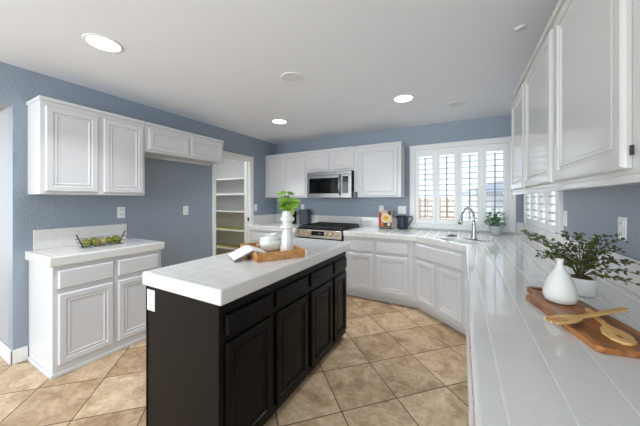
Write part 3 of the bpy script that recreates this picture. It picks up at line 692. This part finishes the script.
# local x along the rim, local y: towards tray inside is sign sy
sy = 1 if (Matrix.Rotation(TA, 3, 'Z') @ Vector((0, 1, 0))).dot(Vector((sdir.x, sdir.y, 0))) > 0 else -1
def slab(name, p0, p1, x0, x1, th, m, lift):
    bm = bmesh.new(); a = Vector((0, p0[0]*sy, p0[1])); b = Vector((0, p1[0]*sy, p1[1])); tdir = (b-a).normalized(); nrm = Vector((1, 0, 0)).cross(tdir); nrm = nrm if nrm.z > 0 else -nrm
    vs = []
    for w in (lift, lift+th):
        for q in (a, b):
            for xx in (x0, x1): vs.append(bm.verts.new(q + nrm*w + Vector((xx, 0, 0))))
    for f in ((0, 1, 3, 2), (4, 6, 7, 5), (0, 4, 5, 1), (2, 3, 7, 6), (0, 2, 6, 4), (1, 5, 7, 3)): bm.faces.new([vs[i] for i in f])
    return obj(name, bm, m, t)
rid = (0.006, 0.062)
slab('cover', (-0.125, 0.004), rid, 0.0, 0.21, 0.004, M_paper, 0.010)
slab('pages', (-0.122, 0.003), rid, 0.004, 0.206, 0.0095, M_cover, 0.0)
slab('cover', rid, (0.095, 0.030), 0.0, 0.21, 0.004, M_paper, 0.010)
slab('pages', rid, (0.093, 0.030), 0.004, 0.206, 0.0095, M_paper, 0.0)

# ------------------------------------------------------------------ back counter items
ZC = 0.9145
t = thing('storage_box', 'dark slate square canister with lid left of the range', 'canister', (-2.455, 3.93, ZC), 0.12)
boxes('body', [(-0.08, 0.08, -0.06, 0.06, 0, 0.235)], M_slate, t, bevel=0.012, seg=3)
boxes('lid', [(-0.083, 0.083, -0.063, 0.063, 0.236, 0.262)], M_slate, t, bevel=0.006)
t = thing('round_canister', 'black round canister partly hidden behind the white vase', 'canister', (-2.70, 3.93, ZC))
bm = bmesh.new(); lathe(bm, [(0.055, 0), (0.060, 0.01), (0.060, 0.19), (0.056, 0.2)], 28, close_top=True); obj('body', bm, M_black, t)
bm = bmesh.new(); lathe(bm, [(0.058, 0.2), (0.058, 0.222), (0.02, 0.232), (0.012, 0.25), (0.001, 0.252)], 28); obj('lid', bm, M_black, t)
# cookbook on a stand
t = thing('cookbook', 'cookbook with bowl of yellow soup on its cover, propped upright', 'book', (-1.010, 3.90, ZC), math.radians(10))
lean = Matrix.Rotation(math.radians(-10), 4, 'X')
def lb(name, b, m):
    bm = bmesh.new(); box(bm, *b); 
    for v in bm.verts: v.co = lean @ v.co
    return obj(name, bm, m, t)
lb('cover', (-0.098, 0.098, -0.004, 0, 0.02, 0.275), M_cream); lb('pages', (-0.094, 0.094, 0.0, 0.022, 0.024, 0.271), M_paper); lb('back_cover', (-0.098, 0.098, 0.022, 0.026, 0.02, 0.275), M_cream)
lb('printed_stripe', (-0.098, -0.060, -0.006, -0.0041, 0.03, 0.245), M_red); lb('printed_corner', (0.03, 0.09, -0.006, -0.0041, 0.2, 0.268), M_brown); lb('printed_foot', (-0.055, 0.09, -0.006, -0.0041, 0.025, 0.09), M_brown)
def disc(name, cx, cz, r, y, m):
    bm = bmesh.new(); lathe(bm, [(r, 0), (r*0.97, 0.0015), (0.001, 0.002)], 28, mtx=lean @ Matrix.Translation((cx, y, cz)) @ Matrix.Rotation(PI/2, 4, 'X')); return obj(name, bm, m, t)
disc('printed_plate', 0.005, 0.155, 0.068, -0.006, M_rimw); disc('printed_soup', 0.005, 0.155, 0.048, -0.008, M_soup); disc('printed_garnish', 0.005, 0.155, 0.016, -0.0100, M_orange); disc('printed_tomato', -0.045, 0.06, 0.026, -0.008, M_orange); disc('printed_onion', 0.05, 0.06, 0.022, -0.008, M_rimw)
boxes('stand', [(-0.085, -0.075, -0.045, 0.10, 0, 0.016), (0.075, 0.085, -0.045, 0.10, 0, 0.016), (-0.085, 0.085, -0.022, -0.012, 0.004, 0.017), (-0.085, -0.075, -0.045, -0.035, 0.0, 0.03), (0.075, 0.085, -0.045, -0.035, 0.0, 0.03)], M_iron, t)
# jug
t = thing('jug', 'dark navy jug with angular handle beside the back window', 'jug', (-0.765, 3.94, ZC), math.radians(24))
bm = bmesh.new(); lathe(bm, [(0.068, 0), (0.076, 0.008), (0.080, 0.05), (0.079, 0.14), (0.084, 0.195), (0.080, 0.195), (0.074, 0.14), (0.074, 0.03), (0.003, 0.015)], 36)
for v in bm.verts:
    if v.co.z > 0.16 and v.co.x < -0.06: v.co.x -= (v.co.z-0.16)*0.7
obj('body', bm, M_navy, t)
bm = bmesh.new(); tube(bm, [(0.076, 0, 0.186), (0.120, 0, 0.186), (0.142, 0, 0.176), (0.138, 0, 0.155), (0.108, 0, 0.095), (0.079, 0, 0.058)], [0.008, 0.009, 0.009, 0.009, 0.008, 0.007], 10); obj('handle', bm, M_navy, t)

# ------------------------------------------------------------------ faucet and sink things
t = thing('faucet', 'brushed nickel gooseneck faucet with pull-down spray at corner sink', 'faucet', (0.114, 3.236, ZC), DA)
bm = bmesh.new(); prism(bm, rrect(0.27, 0.062, 0.03, 6), 0, 0.008); obj('deck_plate', bm, M_steelD, t, bevel=0.002)
bm = bmesh.new(); lathe(bm, [(0.031, 0.008), (0.030, 0.02), (0.023, 0.05), (0.021, 0.11), (0.017, 0.16), (0.013, 0.19)], 24, close_top=True); obj('body', bm, M_steelD, t)
pts = [(0, 0, 0.18), (0, 0, 0.22)]
for i in range(13):
    a = PI*i/12; pts.append((0, -0.088+0.088*math.cos(a), 0.240+0.100*math.sin(a)))
pts += [(0, -0.182, 0.225)]
bm = bmesh.new(); tube(bm, pts, 0.0125, 14); obj('spout', bm, M_steelD, t)
bm = bmesh.new(); tube(bm, [(0, -0.181, 0.240), (0, -0.186, 0.215), (0, -0.195, 0.180)], [0.015, 0.019, 0.021], 16); obj('spray_head', bm, M_steelD, t)
bm = bmesh.new(); tube(bm, [(0, -0.195, 0.181), (0, -0.196, 0.172)], [0.0185, 0.018], 16); obj('spray_face', bm, M_slot, t)
bm = bmesh.new(); tube(bm, [(0.015, 0, 0.075), (0.048, 0, 0.080)], [0.015, 0.014], 14); tube(bm, [(0.044, 0, 0.080), (0.075, -0.02, 0.092)], [0.008, 0.006], 10); obj('lever', bm, M_steelD, t)
t = thing('soap_cup', 'small pale glass cup on the worktop right of the faucet', 'cup', (0.262, 3.245, ZC))
bm = bmesh.new(); lathe(bm, [(0.020, 0), (0.025, 0.004), (0.027, 0.044), (0.024, 0.044), (0.022, 0.008), (0.001, 0.006)], 24); obj('cup_body', bm, mat('pale glass cup', lin(205, 205, 200), 0.12), t)
t = thing('sink_strainer', 'flat dark disc-shaped strainer on worktop left of the faucet', 'sink strainer', (-0.104, 3.475, ZC))
bm = bmesh.new(); lathe(bm, [(0.050, 0), (0.054, 0.006), (0.048, 0.012), (0.02, 0.014), (0.001, 0.014)], 28); obj('disc', bm, mat('tarnished steel', lin(108, 106, 104), 0.35, 0.8), t)
bm = bmesh.new(); lathe(bm, [(0.006, 0.014), (0.006, 0.022), (0.011, 0.026), (0.001, 0.03)], 16); obj('knob', bm, M_steelD, t)
t = thing('potted_plant', 'small bushy green plant in grey pot before the back window', 'potted plant', (0.365, 3.85, ZC))
bm = bmesh.new(); lathe(bm, [(0.050, 0), (0.056, 0.01), (0.076, 0.10), (0.078, 0.112), (0.070, 0.112), (0.066, 0.098)], 32); obj('pot', bm, M_potg, t)
bm = bmesh.new(); lathe(bm, [(0.066, 0.098), (0.001, 0.102)], 32, close_bottom=False); obj('soil', bm, M_soil, t)
random.seed(11); bl = bmesh.new()
for i in range(260):
    a = random.uniform(0, 2*PI); r = 0.115*math.sqrt(random.random()); z = 0.115+0.215*random.random()*(1-(r/0.15)**2)
    b = Vector((r*math.cos(a)*0.8, r*math.sin(a)*0.8, z)); d = Vector((math.cos(a), math.sin(a), random.uniform(-.3, 1.0))) + rv(0.5)
    leaf(bl, b, d, Uz, random.uniform(0.034, 0.056), random.uniform(0.018, 0.028))
obj('foliage', bl, M_leafm, t)
bs = bmesh.new()
for i in range(12):
    a = i*2*PI/12; tube(bs, [(0.02*math.cos(a), 0.02*math.sin(a), 0.10), (0.05*math.cos(a), 0.05*math.sin(a), 0.2)], 0.002, 5)
obj('stems', bs, M_stem, t)

# ------------------------------------------------------------------ wire basket with balls
BX, BY = -2.985, 1.170
t = thing('wire_basket', 'grey wire basket of green balls on the left worktop', 'basket', (BX, BY, 0.9142))
L0, L1, D0, D1, BH = 0.142, 0.168, 0.066, 0.082, 0.070
bm = bmesh.new()
def loop(z, l, d): return [(d, -l, z), (d, l, z), (-d, l, z), (-d, -l, z), (d, -l, z)]
for k, f in enumerate((0, 0.5, 1.0)):
    P = loop(0.003+BH*f, L0+(L1-L0)*f, D0+(D1-D0)*f)
    for a, b in zip(P, P[1:]): tube(bm, [a, b], 0.0017 if f < 1 else 0.0022, 6)
for i in range(9):
    s = -1+2*i/8
    for sg in (-1, 1): tube(bm, [(sg*D0, s*L0, 0.003), (sg*D1, s*L1, 0.003+BH)], 0.0013, 5)
    tube(bm, [(-D0, s*L0, 0.003), (D0, s*L0, 0.003)], 0.0013, 5)
obj('wires', bm, M_wire, t)
for sg in (-1, 1):
    bm = bmesh.new()
    tube(bm, [(0.004, sg*L0, 0.0055), (0.004, sg*(L1+0.022), 0.122)], 0.0058, 8)
    tube(bm, [(D0, sg*L0, 0.004), (-D0, sg*L0, 0.004)], 0.003, 6)
    obj('handle', bm, M_wire, t)
random.seed(5)
place = ['at the left end', 'second from the left', 'in the middle', 'second from the right', 'at the right end']
balls = []
for row, x_, kinds in (('front', 0.029, (0, 1, 2, 0, 1)), ('back', -0.029, (1, 0, 2, 1, 0))):
    for i, k in enumerate(kinds):
        nm = ('yellow green moss ball', 'olive moss ball', 'tan ball')[k]
        balls.append((x_, -0.112+0.056*i+(0.004 if row == 'back' else 0), 0.0262+0.0012*((i*2) % 3), k, '%s %s of the %s row in the basket' % (nm, place[i], row)))
for x_, y_, r_, k, lab in balls:
    bm = bmesh.new(); bmesh.ops.create_icosphere(bm, subdivisions=3, radius=r_*1.06)
    for v in bm.verts: v.co *= 1+random.uniform(-.10, .08)
    for f in bm.faces: f.smooth = True
    o = obj('moss_ball', bm, M_moss[k], loc=(BX+x_, BY+y_*1.02, 0.9142+0.007+r_*1.06+(0.010 if x_ < 0 else 0))); tag(o, lab, 'decorative ball', 'balls in the wire basket')

# ------------------------------------------------------------------ right foreground: board, bottle, servers, pot
bd = Vector((0.226, -0.974)); BA = math.atan2(bd.y, bd.x)     # along board, far -> near
t = thing('cutting_board', 'long teak board with a looped handle on the right worktop', 'cutting board', (0.235, 1.42, ZC), BA)
# local x: far->near, local y to the right side of the photograph
W_, L_ = 0.19, 0.418
outer = [(0.0, 0.02), (0.02, 0.0), (L_, 0.0), (L_+0.012, 0.012), (L_+0.012, W_-0.012), (L_, W_), (0.03, W_), (0.0, W_-0.03), (-0.02, W_/2+0.045)]
cx, cy = -0.085, W_/2
for i in range(11): 
    a = -PI/2*0 + math.radians(70)+math.radians(220)*i/10
    outer.append((cx+0.043*math.cos(a), cy+0.043*math.sin(a)))
outer += [(-0.02, W_/2-0.045)]
hl = [(cx+0.024*math.cos(2*PI*i/16), cy+0.024*math.sin(2*PI*i/16)) for i in range(16)]
bm = bmesh.new(); prism(bm, outer, 0, 0.018, [hl]); obj('board', bm, M_board, t, bevel=0.003)
BZ = ZC+0.0183
t = thing('bottle_vase', 'matte white pear-shaped bottle vase on the teak board', 'vase', (0.345, 1.375, BZ))
bm = bmesh.new(); lathe(bm, [(0.034, 0), (0.047, 0.006), (0.0535, 0.025), (0.053, 0.042), (0.045, 0.075), (0.033, 0.105), (0.021, 0.127), (0.016, 0.134), (0.0165, 0.140), (0.0105, 0.146), (0.010, 0.160), (0.0135, 0.172), (0.010, 0.172), (0.007, 0.16), (0.007, 0.13)], 44); obj('body', bm, M_mattecer, t)
# servers
def stick(bm, pts, widths, th):
    """flat tapering bar through points; width in the horizontal plane"""
    rows = []
    for i, p in enumerate(pts):
        p = Vector(p); tdir = (Vector(pts[min(i+1, len(pts)-1)])-Vector(pts[max(i-1, 0)])); s = Vector((-tdir.y, tdir.x, 0)).normalized()*widths[i]/2
        rows.append([bm.verts.new(p-s), bm.verts.new(p+s), bm.verts.new(p+s+Vector((0, 0, th))), bm.verts.new(p-s+Vector((0, 0, th)))])
    for a, b in zip(rows, rows[1:]):
        for k in range(4): bm.faces.new((a[k], a[(k+1) % 4], b[(k+1) % 4], b[k]))
    bm.faces.new(list(reversed(rows[0]))); bm.faces.new(rows[-1])
sp0 = Vector((0.408, 1.315, BZ)); sp1 = Vector((0.405, 1.045, BZ)); sv = (sp1-sp0); sang = math.atan2(sv.y, sv.x)
t = thing('wooden_spoon', 'pale wooden spoon with a slot, lying flat on the board', 'spoon', sp0, sang)
Ls = sv.length; bm = bmesh.new()
ou = [(0, -0.009), (0.13, -0.007), (0.155, -0.012), (0.18, -0.026), (0.215, -0.033), (0.25, -0.026), (0.27, -0.008), (0.27, 0.008), (0.25, 0.026), (0.215, 0.033), (0.18, 0.026), (0.155, 0.012), (0.13, 0.007), (0, 0.009)]
slot = [(0.222+0.018*math.cos(2*PI*i/12), 0.006*math.sin(2*PI*i/12)) for i in range(12)]
prism(bm, ou, 0.0005, 0.009, [slot]); obj('bowl_and_handle', bm, M_bamboo, t, bevel=0.002)
f0 = Vector((0.252, 1.098, BZ+0.012)); f1 = Vector((0.500, 1.305, BZ+0.020)); fv = f1-f0; fang = math.atan2(fv.y, fv.x)
t = thing('wooden_fork', 'pale wooden salad fork crossing over the wooden spoon', 'fork', f0, fang)
bm = bmesh.new(); FL = fv.length
heads = [(0.0, -0.022), (0.05, -0.0255), (0.075, -0.025), (0.105, -0.016), (0.125, -0.008), (FL, -0.010), (FL+0.008, -0.004), (FL+0.008, 0.004), (FL, 0.010), (0.125, 0.008), (0.105, 0.016), (0.075, 0.025), (0.05, 0.0255), (0.0, 0.022),
         (-0.004, 0.014), (0.055, 0.0105), (0.055, 0.0065), (-0.010, 0.0065), (-0.010, -0.0065), (0.055, -0.0065), (0.055, -0.0105), (-0.004, -0.014)]
heads = heads[:14] + [(0.0, 0.0165), (0.062, 0.0135), (0.062, 0.0075), (-0.005, 0.0100), (-0.008, 0.0035), (0.066, 0.0028), (0.066, -0.0028), (-0.008, -0.0035), (-0.005, -0.0100), (0.062, -0.0075), (0.062, -0.0135), (0.0, -0.0165)]
prism(bm, heads, 0, 0.007)
for v in bm.verts:
    v.co.z += 0.010*max(0, v.co.x-0.09)/0.2 - 0.006*max(0, min(1, (0.07-v.co.x)/0.07))*0 - 0.35*max(0, v.co.y**2)*0
obj('head_and_handle', bm, M_bamboo, t, bevel=0.0015)
# potted plant on the right
PX, PY = 0.475, 1.60
t = thing('potted_fern', 'dark leafy branching plant in white pot behind the bottle vase', 'potted plant', (PX, PY, ZC))
bm = bmesh.new(); lathe(bm, [(0.043, 0), (0.049, 0.006), (0.053, 0.068), (0.055, 0.078), (0.049, 0.078), (0.046, 0.066)], 36); obj('pot', bm, M_cer, t)
bm = bmesh.new(); lathe(bm, [(0.0465, 0.066), (0.03, 0.082), (0.001, 0.088)], 30, close_bottom=False); obj('soil', bm, M_soil, t)
random.seed(21); bs = bmesh.new(); bl = bmesh.new()
br = [(-.27, .20, -.02), (-.22, .12, -.04), (-.18, .16, .04), (-.12, .15, -.05), (-.07, .19, .02), (-.13, .10, .0), (-.02, .16, -.05), (.02, .19, .03), (.06, .17, -.03), (.11, .185, .00), (.17, .165, -.01), (.19, .07, -.05), (.185, -.015, -.06), (.11, .08, -.09), (-.16, .085, .04), (-.08, .08, -.07), (.04, .10, -.09), (.14, .035, -.08), (-.05, .12, .07), (.07, .12, -.05), (.0, .12, -.04), (.10, .13, -.06)]
for r_, z_, f_ in br:
    p0 = Vector((0, 0, 0.080)) + Vector((random.uniform(-.012, .012), random.uniform(-.012, .012), 0))
    p2 = p0 + Rv*r_ + Fv*f_ + Uz*z_
    mid = p0 + Rv*r_*0.35 + Fv*f_*0.4 + Uz*(z_*0.62+0.045)
    pts = [(p0*(1-s)**2 + mid*2*s*(1-s) + p2*s*s) for s in [i/9 for i in range(10)]]
    tube(bs, pts, [0.0026-0.0018*i/9 for i in range(10)], 5)
    tl = (p2-p0).length; nl = int(12+tl*95)
    for i in range(nl):
        s = 0.22+0.78*i/(nl-1); c = p0*(1-s)**2 + mid*2*s*(1-s) + p2*s*s; tg = (pts[-1]-pts[4]).normalized()
        side = tg.cross(Uz).normalized()*(1 if i % 2 else -1)
        d = side + tg*0.5 + rv(0.75)
        st = c + d.normalized()*random.uniform(0.002, 0.018)
        tube(bs, [c, st], 0.0007, 4, caps=False)
        leaf(bl, st, d, (Uz+rv(0.6)), random.uniform(0.012, 0.019), random.uniform(0.011, 0.015), bend=0.1)
        if random.random() < 0.8: leaf(bl, st, d+rv(1.2), (Uz+rv(0.6)), random.uniform(0.012, 0.018), random.uniform(0.010, 0.014), bend=0.1)
obj('branches', bs, M_stem, t); obj('leaves', bl, M_leafd, t)
